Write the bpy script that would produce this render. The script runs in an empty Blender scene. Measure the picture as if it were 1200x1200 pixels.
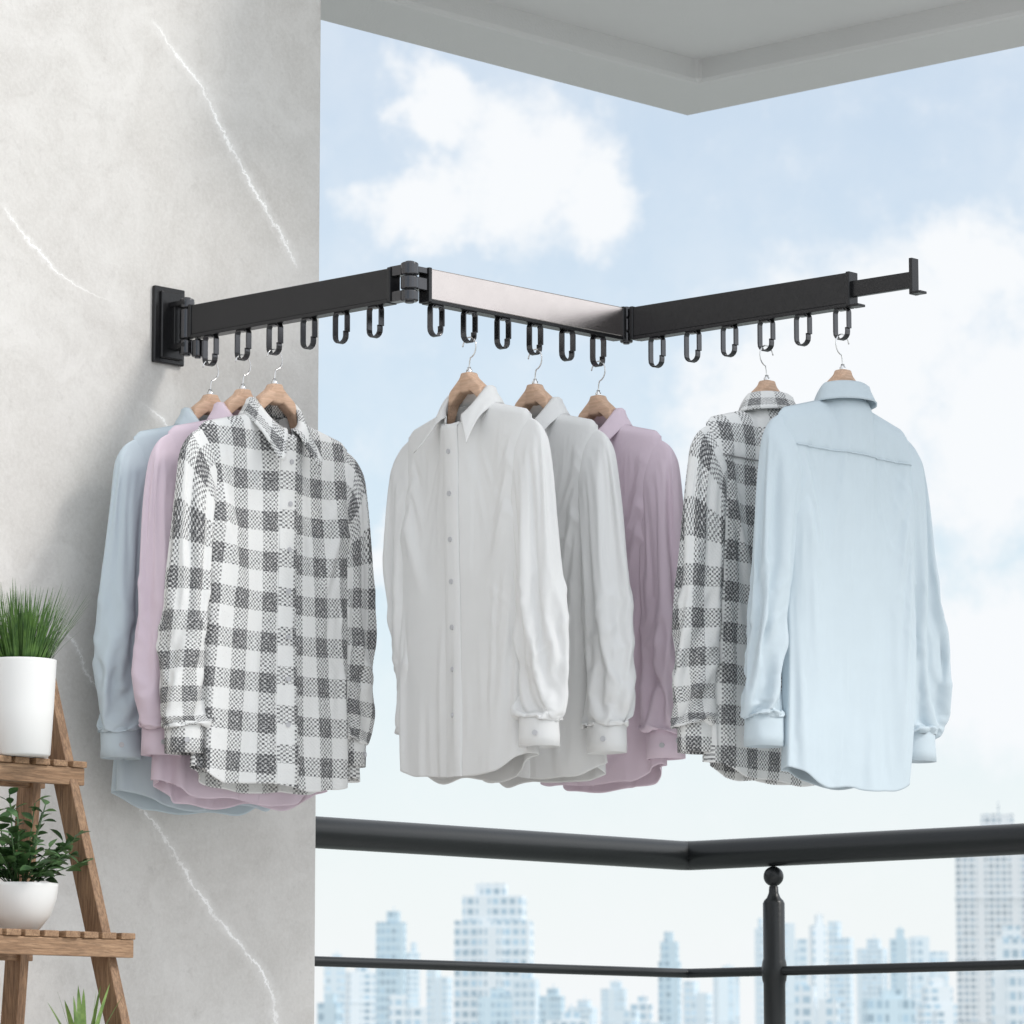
import bpy, math, random, time
from mathutils import Vector, Matrix, noise
random.seed(7)
R=math.radians
scene=bpy.context.scene
col=scene.collection
# ------------------------------------------------------------------ camera
F=4930.0; TH=R(7.9); EYE=Vector((0,0,0.5))
cam_d=bpy.data.cameras.new("camera"); cam=bpy.data.objects.new("camera",cam_d); col.objects.link(cam)
cam.location=EYE; cam.rotation_euler=(R(90)+TH,0,0)
cam_d.sensor_width=36; cam_d.lens=36*F/1200; cam_d.clip_end=20000; cam_d.clip_start=0.1
cam_d.dof.use_dof=True; cam_d.dof.focus_distance=8.4; cam_d.dof.aperture_fstop=15
scene.camera=cam
fw=Vector((0,math.cos(TH),math.sin(TH))); up=Vector((0,-math.sin(TH),math.cos(TH)))
def ray(px,py): return Vector((1,0,0))*((px-600)/F)+up*((600-py)/F)+fw
def at_depth(px,py,Y):
    d=ray(px,py); return EYE+d*(Y/d.y)
def at_height(px,py,Z):
    d=ray(px,py); return EYE+d*((Z-EYE.z)/d.z)
def proj(p):
    q=p-EYE; w=q.dot(fw); return 600+F*q.x/w, 600-F*q.dot(up)/w
A=Vector((0.68,0.7332,0)).normalized(); B=Vector((A.y,-A.x,0))
ZU=Vector((0,0,1))
# ------------------------------------------------------------------ materials
def newmat(name):
    m=bpy.data.materials.new(name); m.use_nodes=True
    nt=m.node_tree; b=nt.nodes["Principled BSDF"]; return m,nt,b
def N(nt,t,**kw):
    n=nt.nodes.new(t)
    for k,v in kw.items(): setattr(n,k,v)
    return n
def L(nt,a,b): nt.links.new(a,b)
def math_n(nt,op,a,b=None,c=None,clamp=False):
    n=N(nt,'ShaderNodeMath',operation=op); n.use_clamp=clamp
    for i,x in enumerate((a,b,c)):
        if x is None: continue
        if isinstance(x,(int,float)): n.inputs[i].default_value=x
        else: L(nt,x,n.inputs[i])
    return n.outputs[0]
def maprange(nt,v,a,b,c,d,smooth=False):
    n=N(nt,'ShaderNodeMapRange'); n.interpolation_type='SMOOTHSTEP' if smooth else 'LINEAR'
    L(nt,v,n.inputs[0])
    for i,x in enumerate((a,b,c,d)): n.inputs[i+1].default_value=x
    return n.outputs[0]
def mixcol(nt,f,a,b,bt='MIX'):
    n=N(nt,'ShaderNodeMix',data_type='RGBA',blend_type=bt)
    for s,x in ((n.inputs[0],f),(n.inputs[6],a),(n.inputs[7],b)):
        if isinstance(x,(int,float)): s.default_value=x
        elif isinstance(x,tuple): s.default_value=(*x,1) if len(x)==3 else x
        else: L(nt,x,s)
    return n.outputs[2]
def noise_n(nt,vec,scale,detail=3,rough=.5,dist=0):
    n=N(nt,'ShaderNodeTexNoise'); n.inputs['Scale'].default_value=scale; n.inputs['Detail'].default_value=detail
    n.inputs['Roughness'].default_value=rough; n.inputs['Distortion'].default_value=dist
    if vec is not None: L(nt,vec,n.inputs['Vector'])
    return n.outputs['Fac']
def bump(nt,b,h,dist,strength=1):
    n=N(nt,'ShaderNodeBump'); n.inputs['Distance'].default_value=dist; n.inputs['Strength'].default_value=strength
    L(nt,h,n.inputs['Height']); L(nt,n.outputs[0],b.inputs['Normal'])
def simple(name,c,rough=.5,metal=0,var=.1,vscale=20,bmp=0,bscale=200):
    m,nt,b=newmat(name); tc=N(nt,'ShaderNodeTexCoord').outputs['Object']
    f=noise_n(nt,tc,vscale,4)
    L(nt,mixcol(nt,f,tuple(x*(1-var) for x in c),tuple(min(1,x*(1+var)) for x in c)),b.inputs['Base Color'])
    b.inputs['Roughness'].default_value=rough; b.inputs['Metallic'].default_value=metal
    if bmp: bump(nt,b,noise_n(nt,tc,bscale,3),bmp)
    return m
def fabric(name,c):
    m,nt,b=newmat(name); uv=N(nt,'ShaderNodeUVMap').outputs[0]
    f=noise_n(nt,uv,14,4)
    L(nt,mixcol(nt,f,tuple(x*.96 for x in c),tuple(min(1,x*1.03) for x in c)),b.inputs['Base Color'])
    b.inputs['Roughness'].default_value=.76
    b.inputs['Specular IOR Level'].default_value=.25
    h=math_n(nt,'ADD',math_n(nt,'MULTIPLY',noise_n(nt,uv,900,2),.22),noise_n(nt,uv,18,3,.5))
    bump(nt,b,h,.0020,.65)
    return m
def plaid_mat():
    m,nt,b=newmat("plaid_tweed_fabric"); uv=N(nt,'ShaderNodeUVMap').outputs[0]
    sp=N(nt,'ShaderNodeSeparateXYZ'); L(nt,uv,sp.inputs[0]); u,v=sp.outputs[0],sp.outputs[1]
    def stripe(x,ph,per):
        t=math_n(nt,'FRACT',math_n(nt,'ADD',math_n(nt,'DIVIDE',x,per),ph))
        d=math_n(nt,'ABSOLUTE',math_n(nt,'SUBTRACT',t,.5))
        return maprange(nt,d,.235,.255,1,0)
    wob=math_n(nt,'MULTIPLY',math_n(nt,'SUBTRACT',noise_n(nt,uv,250,2),.5),.0025)
    su=stripe(math_n(nt,'ADD',u,wob),.13,.068); sv=stripe(math_n(nt,'ADD',v,wob),.3,.078)
    s=math_n(nt,'MULTIPLY',math_n(nt,'ADD',su,sv),.5)
    ck=N(nt,'ShaderNodeTexChecker'); ck.inputs['Scale'].default_value=240
    L(nt,uv,ck.inputs['Vector'])
    nz=noise_n(nt,uv,260,2,.7)
    w=math_n(nt,'ADD',math_n(nt,'MULTIPLY',ck.outputs['Fac'],.36),math_n(nt,'MULTIPLY',nz,.95))
    th=math_n(nt,'ADD',math_n(nt,'MULTIPLY',s,.64),.21)
    dk=maprange(nt,math_n(nt,'SUBTRACT',th,w),-.12,.12,0,1)
    L(nt,mixcol(nt,dk,(.82,.82,.81),(.095,.095,.10)),b.inputs['Base Color'])
    b.inputs['Roughness'].default_value=.95; b.inputs['Specular IOR Level'].default_value=.1
    bump(nt,b,math_n(nt,'ADD',math_n(nt,'MULTIPLY',w,.5),noise_n(nt,uv,18,3,.5)),.0020,.65)
    return m
M_blue=fabric("pale_blue_cotton",(.55,.63,.68)); M_pink=fabric("lilac_cotton",(.72,.60,.68))
M_gray=fabric("light_grey_cotton",(.74,.74,.735)); M_plaid=plaid_mat()
M_button=simple("shirt_button",(.50,.50,.52),.3)
M_black=simple("black_anodised_aluminium",(.030,.030,.032),.27,.55,.1,60,.0002,900)
M_hook=simple("glossy_black_hook",(.085,.085,.09),.16,.9,.1,60)
M_armlit=simple("black_aluminium_painted_lit",(.62,.56,.54),.24,1.0,.06,30,.0001,1200)  # black arm metal again, with the middle arm's bright reflection put into its colour
M_rail=simple("black_painted_steel",(.014,.016,.017),.34,.2,.15,12,.0003,120)
M_chrome=simple("chrome_wire",(.75,.75,.75),.16,1.0,.03)
M_pot=simple("white_ceramic",(.8,.8,.79),.35,0,.02,6)
M_soil=simple("potting_soil",(.05,.035,.025),.95,0,.4,90,.004,150)
M_conc=simple("ceiling_plaster",(.66,.66,.655),.9,0,.04,3,.0008,160)
M_floor=simple("pale_floor_tile",(.66,.65,.63),.6,0,.06,5)
def wood_mat(name,c1,c2,ax=0,sc=1,gr=.6):
    m,nt,b=newmat(name); tc=N(nt,'ShaderNodeTexCoord').outputs['Object']
    mp=N(nt,'ShaderNodeMapping'); s=[85*sc,85*sc,85*sc]; s[ax]=6*sc; mp.inputs['Scale'].default_value=s
    L(nt,tc,mp.inputs[0])
    f=noise_n(nt,mp.outputs[0],1.0,6,.7,.8); g=noise_n(nt,mp.outputs[0],4,4,.7)
    c=mixcol(nt,maprange(nt,f,.36,.64,0,1),c1,c2)
    c=mixcol(nt,maprange(nt,g,.42,.62,0,gr),c,tuple(x*.45 for x in c1))
    L(nt,c,b.inputs['Base Color']); b.inputs['Roughness'].default_value=.6
    bump(nt,b,g,.001,.6)
    return m
M_hang=wood_mat("beech_hanger_wood",(.60,.385,.26),(.74,.51,.37),0,.7,.3)
M_wood=wood_mat("stained_bamboo_wood",(.24,.135,.07),(.44,.275,.16),1)
M_woodx=wood_mat("stained_bamboo_apron",(.24,.135,.07),(.44,.275,.16),0)
M_woodz=wood_mat("stained_bamboo_leg",(.21,.115,.06),(.40,.245,.14),2)
def leafmat(name,c1,c2):
    m,nt,b=newmat(name); tc=N(nt,'ShaderNodeTexCoord').outputs['Object']
    f=noise_n(nt,tc,45,3,.6)
    L(nt,mixcol(nt,maprange(nt,f,.35,.65,0,1),c1,c2),b.inputs['Base Color']); b.inputs['Roughness'].default_value=.5
    return m
M_grass=leafmat("grass_blade",(.03,.09,.015),(.10,.21,.035)); M_leaf=leafmat("broad_leaf",(.025,.07,.022),(.07,.15,.045))
M_aloe=leafmat("spiky_leaf",(.12,.22,.05),(.24,.36,.10))
# ------------------------------------------------------------------ mesh helpers
class MB:
    def __init__(s): s.v=[]; s.f=[]; s.uv=[]; s.has=False
    def grid(s,rows,closed=False,uv=None,flip=False):
        o=len(s.v); nr=len(rows); nc=len(rows[0])
        for r in rows: s.v.extend([tuple(p) for p in r])
        for i in range(nr-1):
            for j in range(nc if closed else nc-1):
                k=(j+1)%nc
                f=[o+i*nc+j,o+i*nc+k,o+(i+1)*nc+k,o+(i+1)*nc+j]
                uvs=None
                if uv:
                    kk=j+1
                    uvs=[uv[i][j],uv[i][kk],uv[i+1][kk],uv[i+1][j]]; s.has=True
                if flip: f=f[::-1]; uvs=uvs[::-1] if uvs else None
                s.f.append(f); s.uv.append(uvs)
        return o
    def poly(s,idx): s.f.append(list(idx)); s.uv.append(None)
    def prism(s,pts,z0,z1):
        o=len(s.v); n=len(pts)
        for z in (z0,z1):
            for p in pts: s.v.append((p.x,p.y,z))
        s.poly([o+i for i in range(n)][::-1]); s.poly([o+n+i for i in range(n)])
        for i in range(n): j=(i+1)%n; s.poly([o+i,o+j,o+n+j,o+n+i])
    def box(s,c,h,ax=None,rot=None):
        c=Vector(c); X,Y,Z=ax if ax else (Vector((1,0,0)),Vector((0,1,0)),Vector((0,0,1)))
        o=len(s.v)
        for sz in (-1,1):
            for sx,sy in ((-1,-1),(1,-1),(1,1),(-1,1)):
                s.v.append(tuple(c+X*h[0]*sx+Y*h[1]*sy+Z*h[2]*sz))
        for f in ((3,2,1,0),(4,5,6,7),(0,1,5,4),(1,2,6,5),(2,3,7,6),(3,0,4,7)): s.poly([o+i for i in f])
    def tube(s,path,rad,n=12,caps=True,flat=None):
        P=[Vector(p) for p in path]; rows=[]
        U=None
        for i,p in enumerate(P):
            a=P[max(0,i-1)]; b=P[min(len(P)-1,i+1)]; T=(b-a).normalized()
            if U is None:
                U=Vector((0,0,1)) if abs(T.z)<.9 else Vector((1,0,0))
            if flat: U=Vector(flat[2])
            U=(U-T*U.dot(T)).normalized(); V=T.cross(U)
            r=rad(i/(len(P)-1)) if callable(rad) else rad
            if flat:
                w,h=flat[0]/2,flat[1]/2
                rows.append([p+U*w+V*h,p-U*w+V*h,p-U*w-V*h,p+U*w-V*h])
            else: rows.append([p+(U*math.cos(2*math.pi*k/n)+V*math.sin(2*math.pi*k/n))*r for k in range(n)])
        nc=len(rows[0]); o=s.grid(rows,closed=True)
        if caps:
            s.poly([o+k for k in range(nc)][::-1]); s.poly([o+(len(rows)-1)*nc+k for k in range(nc)])
    def revolve(s,prof,c=(0,0,0),n=32,capb=True,capt=True):
        c=Vector(c)
        rows=[[c+Vector((r*math.cos(2*math.pi*k/n),r*math.sin(2*math.pi*k/n),z)) for k in range(n)] for r,z in prof]
        o=s.grid(rows,closed=True)
        if capb: s.poly([o+k for k in range(n)][::-1])
        if capt: s.poly([o+(len(rows)-1)*n+k for k in range(n)])
    def obj(s,name,mat,parent=None,smooth=False,bevel=0):
        me=bpy.data.meshes.new(name); me.from_pydata(s.v,[],s.f); me.validate()
        if s.has:
            ul=me.uv_layers.new(name="UVMap"); k=0
            for f,uvs in zip(s.f,s.uv):
                for j in range(len(f)):
                    if uvs: ul.data[k].uv=uvs[j]
                    k+=1
        ob=bpy.data.objects.new(name,me); col.objects.link(ob); me.materials.append(mat)
        if smooth:
            for p in me.polygons: p.use_smooth=True
        if bevel:
            bm=ob.modifiers.new("bevel",'BEVEL'); bm.width=bevel; bm.segments=2; bm.limit_method='ANGLE'; bm.angle_limit=R(40)
        if parent: ob.parent=parent
        return ob
def tag(e,label=None,cat=None,group=None,kind=None):
    if label: e["label"]=label
    if cat: e["category"]=cat
    if group: e["group"]=group
    if kind: e["kind"]=kind
def empty(name,loc,rotz=0,label=None,cat=None,group=None,kind=None):
    e=bpy.data.objects.new(name,None); col.objects.link(e); e.empty_display_size=.05
    e.location=loc; e.rotation_euler=(0,0,rotz)
    tag(e,label,cat,group,kind); return e
def frame(o,X,Z=ZU):
    X=X.normalized(); Y=Z.cross(X); m=Matrix((X,Y,Z)).transposed().to_4x4(); m.translation=o; return m
def sstep(a,b,x):
    t=max(0,min(1,(x-a)/(b-a))); return t*t*(3-2*t)
# ------------------------------------------------------------------ wall
P0=at_depth(190,380,8.53); P0=Vector((P0.x,P0.y,0))
def wall_uz(px,py):
    d=ray(px,py); t=(P0-EYE).dot(B)/d.dot(B); p=EYE+d*t; return (p-P0).dot(A),p.z
ue=wall_uz(373,600)[0]
def W(u,v,z): return P0+A*u+B*v+ZU*z
m_wall,nt,b=newmat("veined_grey_concrete")
tc=N(nt,'ShaderNodeTexCoord').outputs['Object']
sp=N(nt,'ShaderNodeSeparateXYZ'); L(nt,tc,sp.inputs[0])
f1=noise_n(nt,tc,2.2,7,.66,.9); f2=noise_n(nt,tc,9,8,.68,.8); f3=noise_n(nt,tc,120,5,.7)
c=mixcol(nt,maprange(nt,f1,.32,.68,0,1),(.59,.568,.54),(.725,.708,.685))
c=mixcol(nt,maprange(nt,f2,.42,.70,0,.65),c,(.53,.508,.48))
c=mixcol(nt,maprange(nt,f3,.42,.75,0,.45),c,(.77,.755,.735))
f4=noise_n(nt,tc,38,7,.8,.3)
c=mixcol(nt,maprange(nt,f4,.54,.70,0,.4),c,(.47,.45,.43))
wob=math_n(nt,'ADD',math_n(nt,'MULTIPLY',math_n(nt,'SUBTRACT',noise_n(nt,tc,18,7,.85),.5),.085),math_n(nt,'MULTIPLY',math_n(nt,'SUBTRACT',noise_n(nt,tc,90,3,.7),.5),.016))
veins=[([(178,20),(205,62),(236,100),(252,135),(275,180),(300,225),(322,262),(350,318)],.0058),
       ([(0,235),(22,268),(48,298),(75,325),(110,345),(170,365)],.0034),
       ([(165,470),(200,505),(215,540),(240,560)],.0060),
       ([(60,730),(85,750),(108,800),(150,835),(200,850)],.0024),
       ([(155,935),(195,985),(225,1035),(262,1085),(300,1130),(318,1165),(322,1210)],.0060)]
for pts,wd in veins:
    q=[wall_uz(*p) for p in pts]; q.sort(key=lambda t:t[1])
    z0,z1=q[0][1],q[-1][1]; us=[t[0] for t in q]; u0,u1=min(us)-.05,max(us)+.05
    fc=N(nt,'ShaderNodeFloatCurve'); cu=fc.mapping.curves[0]
    cu.points[0].location=(0,(q[0][0]-u0)/(u1-u0)); cu.points[1].location=(1,(q[-1][0]-u0)/(u1-u0))
    for t in q[1:-1]: cu.points.new((t[1]-z0)/(z1-z0),(t[0]-u0)/(u1-u0))
    fc.mapping.update()
    vv=maprange(nt,sp.outputs[2],z0,z1,0,1); L(nt,vv,fc.inputs['Value'])
    target=math_n(nt,'ADD',math_n(nt,'MULTIPLY',fc.outputs[0],u1-u0),u0)
    d=math_n(nt,'ABSOLUTE',math_n(nt,'ADD',math_n(nt,'SUBTRACT',sp.outputs[0],target),wob))
    k=maprange(nt,d,wd*.35,wd,1,0)
    k2=maprange(nt,d,0,wd*5,.35,0)
    k=math_n(nt,'MAXIMUM',k,k2)
    inn=math_n(nt,'MULTIPLY',maprange(nt,sp.outputs[2],z0,z0+.03,0,1),maprange(nt,sp.outputs[2],z1-.03,z1,1,0))
    br=maprange(nt,noise_n(nt,tc,14,2),.35,.55,.55,1)
    k=math_n(nt,'MULTIPLY',math_n(nt,'MULTIPLY',k,inn),br)
    c=mixcol(nt,k,c,(1.0,.99,.98))
L(nt,c,b.inputs['Base Color']); b.inputs['Roughness'].default_value=.75
bump(nt,b,math_n(nt,'ADD',f3,math_n(nt,'MULTIPLY',f2,1.5)),.002,.3)
mb=MB(); mb.box(((ue-3.5)/2,.16,1.8),((ue+3.5)/2,.16,1.8))
wall=mb.obj("wall",m_wall,bevel=.004); wall.matrix_world=frame(Vector(P0),A)
tag(wall,"pale grey stone wall with thin white veins","wall")
# ------------------------------------------------------------------ ceiling (one L-shaped edge beam and soffit)
Cout=at_depth(805,137,10.4); zc=Cout.z
inn=at_height(786,98,zc); bw=(Cout-inn); bwid=max(.1,min(.6,(bw.dot(A)+(-bw).dot(B))/2))
Co=Vector((Cout.x,Cout.y,0))
def Cp(a,b_): return Co-A*a+B*b_
rec=.06; aw=(Co-P0).dot(A)-ue-.01; LB=3.4
mb=MB()
mb.prism([Cp(0,0),Cp(aw,0),Cp(aw,bwid),Cp(bwid,bwid),Cp(bwid,LB),Cp(0,LB)],zc,zc+.5)
mb.prism([Cp(bwid-.03,bwid-.03),Cp(aw-.003,bwid-.03),Cp(aw-.003,bwid+.9),Cp(bwid+.9,bwid+.9),Cp(bwid+.9,LB-.003),Cp(bwid-.03,LB-.003)],zc+rec,zc+.45)
ceil=mb.obj("balcony_ceiling",M_conc,bevel=.012)
tag(ceil,"grey plastered balcony ceiling with a dropped edge beam","ceiling",kind="structure")
# ------------------------------------------------------------------ floor, tower below, ground
rc=at_depth(805,1003,10.4)
Rc=Vector((rc.x,rc.y,0))
mb=MB(); mb.box(Rc-A*4.9+B*4.9+ZU*-.12,(5,5,.12),(A,B,ZU))
fl=mb.obj("balcony_floor",M_floor); tag(fl,"pale tiled balcony floor","floor",kind="structure")
mb=MB(); mb.box(Rc-A*5.3+B*5.3+ZU*-17.63,(5,5,17.37),(A,B,ZU))
for i in range(11): mb.box(Rc-A*5.3+B*5.3+ZU*(-3-i*3),(5.15,5.15,.12),(A,B,ZU))
tw=mb.obj("apartment_building",M_conc); tag(tw,"pale apartment block carrying the balcony","building")
g_m,nt,b=newmat("city_ground"); tcg=N(nt,'ShaderNodeTexCoord').outputs['Object']
L(nt,mixcol(nt,noise_n(nt,tcg,.01,5),(.22,.25,.22),(.4,.41,.4)),b.inputs['Base Color']); b.inputs['Roughness'].default_value=.95
mb=MB(); mb.grid([[(-9000,-9000,-35),(9000,-9000,-35)],[(-9000,9000,-35),(9000,9000,-35)]])
gr=mb.obj("ground",g_m); tag(gr,"hazy ground reaching the horizon","ground",kind="structure")
# ------------------------------------------------------------------ balcony railing
rail=empty("balcony_railing",Vector((Rc.x,Rc.y,0)),label="black steel balcony railing with round handrail",cat="railing")
rail.matrix_world=frame(Vector((Rc.x,Rc.y,0)),B)
Ml=rail.matrix_world.inverted()
def loc(p): return Ml@p
zr=rc.z
def railpath(z,la=2.6,lb=3.2,bend=.03):
    c0=Rc+ZU*z; pts=[c0-A*la,c0-A*1.2]
    for i in range(7):
        t=i/6; pts.append((c0-A*bend)*(1-t)**2+c0*2*t*(1-t)+(c0+B*bend)*t*t)
    pts+= [c0+B*1.2,c0+B*lb]
    return [loc(p) for p in pts]
mb=MB(); mb.tube(railpath(zr),.036,28); o=mb.obj("handrail",M_rail,rail,smooth=True)
bb=0
for i in range(400):
    if proj(Rc+B*(i*.005)+ZU*zr)[0]>=905: bb=i*.005; break
pp=Rc+B*bb
zl=at_depth(905,1138,pp.y).z
for nm,zz,r in (("crossbar",zl,.0115),("crossbar",zl-.27,.0115),("crossbar",zl-.54,.0115)):
    mb=MB(); mb.tube(railpath(zz,bend=.015),r,14); mb.obj(nm,M_rail,rail,smooth=True)
def post(p):
    mb=MB(); h=zr
    prof=[(.055,0),(.055,.012),(.034,.02),(.0265,.03)]
    for z in (zl-.54,zl-.27,zl):
        prof+=[(.0265,z-.03),(.029,z-.022),(.032,z),(.029,z+.022),(.0265,z+.03)]
    prof+=[(.0265,h-.125),(.023,h-.118),(.017,h-.112),(.012,h-.1),(.011,h-.085)]
    r=.0245; zc_=h-.06
    for i in range(-5,7):
        a=i*R(14); prof.append((r*math.cos(a),zc_+r*math.sin(a)))
    prof+=[(.012,h-.034),(.014,h-.02)]
    lp=loc(p); mb.revolve(prof,(lp.x,lp.y,0),28); 
    mb.obj("post",M_rail,rail,smooth=True)
for p in (pp,pp+B*1.1,pp+B*2.2,Rc-A*1.6): post(p)
# ------------------------------------------------------------------ drying rack
ZA=at_depth(205,380,8.52).z
J=[at_height(222,378,ZA),at_height(480,331,ZA),at_height(734,381,ZA),at_height(1000,339,ZA)]
J[0]=W((J[0]-P0).dot(A),.055,ZA)
rack=empty("clothes_drying_rack",J[0],label="black folding wall-mounted clothes rack with three arms",cat="clothes rack")
rack.matrix_world=Matrix.Translation(J[0])
RI=rack.matrix_world.inverted()
HH=.033; ARMB=ZA-HH
hooks=[]
def mkarm(a,b,inset0,inset1,pxs,mat):
    X=(b-a).normalized(); ln=(b-a).length; fm=frame(a,X)
    mb=MB(); x0,x1=inset0,ln-inset1
    mb.box(((x0+x1)/2,0,.002),((x1-x0)/2,.012,HH-.002))
    arm=mb.obj("arm",mat,rack,bevel=.0022); arm.matrix_basis=RI@fm
    tk=MB(); tk.box(((x0+x1)/2,0,-HH+.0005),((x1-x0)/2-.006,.014,.0035)); tk.obj("hook_track",M_black,arm,bevel=.001)
    for e in (x0,x1):
        cp=MB(); cp.box((e+(.002 if e==x0 else -.002),0,.0),(.0045,.0145,HH+.0015)); cp.obj("end_cap",M_black,arm,bevel=.0015)
    for px in pxs:
        best=min((abs(proj(a+X*(ln*k/600)+ZU*(-HH-.03))[0]-px),k) for k in range(601))[1]
        xx=ln*best/600
        path=[]; w=.0165; rt=.009
        top,bot=-.002,-.064
        path.append((w,0,-.043)); path.append((w,0,top-rt-.004))
        for i in range(0,5):
            t=i*math.pi/8; path.append((w-rt+rt*math.cos(t),0,top-rt+rt*math.sin(t)))
        for i in range(4,9):
            t=i*math.pi/8; path.append((-w+rt+rt*math.cos(t),0,top-rt+rt*math.sin(t)))
        path.append((-w,0,(top+bot)/2)); path.append((-w,0,bot+w))
        rb_=w*.95
        for i in range(1,8):
            t=math.pi+i*math.pi/8; path.append((w*math.cos(t)-.0004*i,0,bot+rb_+rb_*math.sin(t)))
        path.append((w-.0034,0,bot+rb_)); path.append((w-.0036,0,bot+rb_+.004)); path.append((w-.0038,0,bot+rb_+.007))
        hk=MB(); hk.tube([(p[0]+xx,p[1],p[2]-HH) for p in path],0,flat=(.0140,.0030,(0,1,0)))
        hk.box((xx,0,-HH-.0045),(.009,.008,.002))
        hk.obj("hook",M_hook,arm,bevel=.0008)
        hooks.append((a+X*xx,X,px))
    return arm
mkarm(J[0],J[1],.020,.042,[247,285,322,362,400,440],M_black)
mkarm(J[1],J[2],.042,.018,[511,550,589,627,665,701],M_armlit)
a3=mkarm(J[2],J[3],.022,.002,[770,812,855,898,941,987],M_black)
X3=(J[3]-J[2]).normalized(); l3=(J[3]-J[2]).length
mb=MB(); mb.box((l3+.07,0,.0),(.075,.006,.016)); sl=mb.obj("extension_bar",M_black,a3,bevel=.0015)
mb=MB(); mb.box((l3+.147,0,.006),(.004,.011,.036)); mb.box((l3+.158,0,-.027),(.012,.011,.0025)); mb.obj("end_stop",M_black,a3,bevel=.001)
mb=MB(); mb.box((l3+.008,0,-HH-.001),(.012,.012,.0025)); mb.obj("latch",M_black,a3,bevel=.0008)
fw_=frame(J[0],B)
hg=MB()
Yl=ZU.cross(B)
sgn=1 if Yl.dot(A)>0 else -1
hg.box((-.050,-.006*sgn,-.001),(.005,.042,.080)); hg.box((-.042,-.004*sgn,-.001),(.004,.030,.070))
for z in (-.047,.041): hg.box((-.018,0,z),(.026,.015,.0055))
hg.box((-.033,0,-.003),(.009,.011,.045))
pl=hg.obj("wall_bracket",M_black,rack,bevel=.0025); pl.matrix_basis=RI@fw_
def barrel(p,r,zs,off=None):
    q=MB()
    lp=p-J[0]+(off or Vector((0,0,0)))
    for z0,z1 in zs: q.revolve([(r*.86,z0),(r,z0+.002),(r,z1-.002),(r*.86,z1)],(lp.x,lp.y,0),24)
    q.revolve([(r*.5,zs[0][0]-.003),(r*.5,zs[-1][1]+.003)],(lp.x,lp.y,0),16)
    return q
q=barrel(J[0],.0150,[(-.066,-.036),(-.034,.028),(.030,.050)])
q.obj("hinge",M_hook,rack,smooth=False,bevel=.0008)
q=barrel(J[0],.0125,[(-.075,-.040)],B*.034); q.obj("hinge",M_hook,rack,bevel=.0008)
def knuckle(q,p,X,ln,zs,th=.009):
    Y=ZU.cross(X)
    for z in zs: q.box(p-J[0]+X*(ln/2)+ZU*z[0],(abs(ln)/2,th,z[1]),(X,Y,ZU))
X1=(J[1]-J[0]).normalized(); X2=(J[2]-J[1]).normalized()
q=barrel(J[1],.0175,[(-.038,-.016),(-.014,.012),(.014,.039)])
knuckle(q,J[1],-X1,.045,[(.026,.010),(-.025,.010)],.011); knuckle(q,J[1],X2,.045,[(0,.012),(.027,.006)],.011)
q.obj("hinge",M_hook,rack,bevel=.001)
q=barrel(J[2],.0135,[(-.037,-.016),(-.014,.012),(.014,.035)])
knuckle(q,J[2],-X2,.022,[(.026,.007),(-.026,.007)],.007); knuckle(q,J[2],X3,.026,[(0,.011)],.007)
q.obj("hinge",M_hook,rack,bevel=.001)
# ------------------------------------------------------------------ hanger + shirt
HDROP=.063+.074+.055-.0075
SLOPE=.25
def zsh0(a): return -.004-SLOPE*max(0,a-.058)
def make_hanger(p,yaw,label):
    e=empty("clothes_hanger",p,yaw,label,"hanger","wooden hangers on the clothes rack")
    mb=MB(); n=56; rows=[]
    for i in range(n+1):
        s=-1+2*i/n; x=.130*s; a=abs(x)
        blk=1-sstep(.011,.015,a)
        armz=.052-.76*max(0,a-.014)
        line=zsh0(a)-.018
        k=sstep(.046,.064,a)
        ztop=(armz*(1-k)+line*k)+.008*blk
        hh=.0150-.0080*sstep(.045,.085,a)+.006*blk
        z=ztop-hh
        hw=.0135-.0085*sstep(.045,.07,a)+.002*blk
        ring=[]
        for k in range(16):
            an=2*math.pi*k/16; cx=math.copysign(abs(math.cos(an))**.4,math.cos(an)); sz=math.copysign(abs(math.sin(an))**.4,math.sin(an))
            ring.append((x,hw*cx,z+hh*sz))
        rows.append(ring)
    o=mb.grid(rows,closed=True); mb.poly([o+k for k in range(16)]); mb.poly([o+n*16+k for k in range(16)][::-1])
    mb.obj("yoke",M_hang,e,smooth=True)
    mb=MB(); mb.revolve([(.0065,.054),(.0065,.065),(.004,.067),(.0035,.071)],(0,0,0),16); mb.obj("ferrule",M_chrome,e,smooth=True)
    mb=MB(); r=.021; zc_=.055+.076-r
    path=[(0,0,.05),(0,0,.07),(.0015,0,.083)]
    for i in range(22):
        a=R(-80)+i*R(250)/21
        path.append((r*math.cos(a)*1.0,0,zc_+r*math.sin(a)))
    mb.tube(path,.0014,8); mb.obj("hook_wire",M_chrome,e,smooth=True)
    return e
def catm(keys,t):
    ks=keys; i=0
    while i<len(ks)-2 and t>ks[i+1][0]: i+=1
    k0=ks[max(0,i-1)]; k1=ks[i]; k2=ks[i+1]; k3=ks[min(len(ks)-1,i+2)]
    u=(t-k1[0])/(k2[0]-k1[0]); out=[]
    for j in range(1,len(k1)):
        m1=(k2[j]-k0[j])/(k2[0]-k0[0])*(k2[0]-k1[0]); m2=(k3[j]-k1[j])/(k3[0]-k1[0])*(k2[0]-k1[0])
        h=2*u**3-3*u*u+1,u**3-2*u*u+u,-2*u**3+3*u*u,u**3-u*u
        out.append(h[0]*k1[j]+h[1]*m1+h[2]*k2[j]+h[3]*m2)
    return out
def nz(x,y,z): return noise.noise(Vector((x,y,z)))
simlist=[]; finish=[]
NS,NT=62,92
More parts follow.
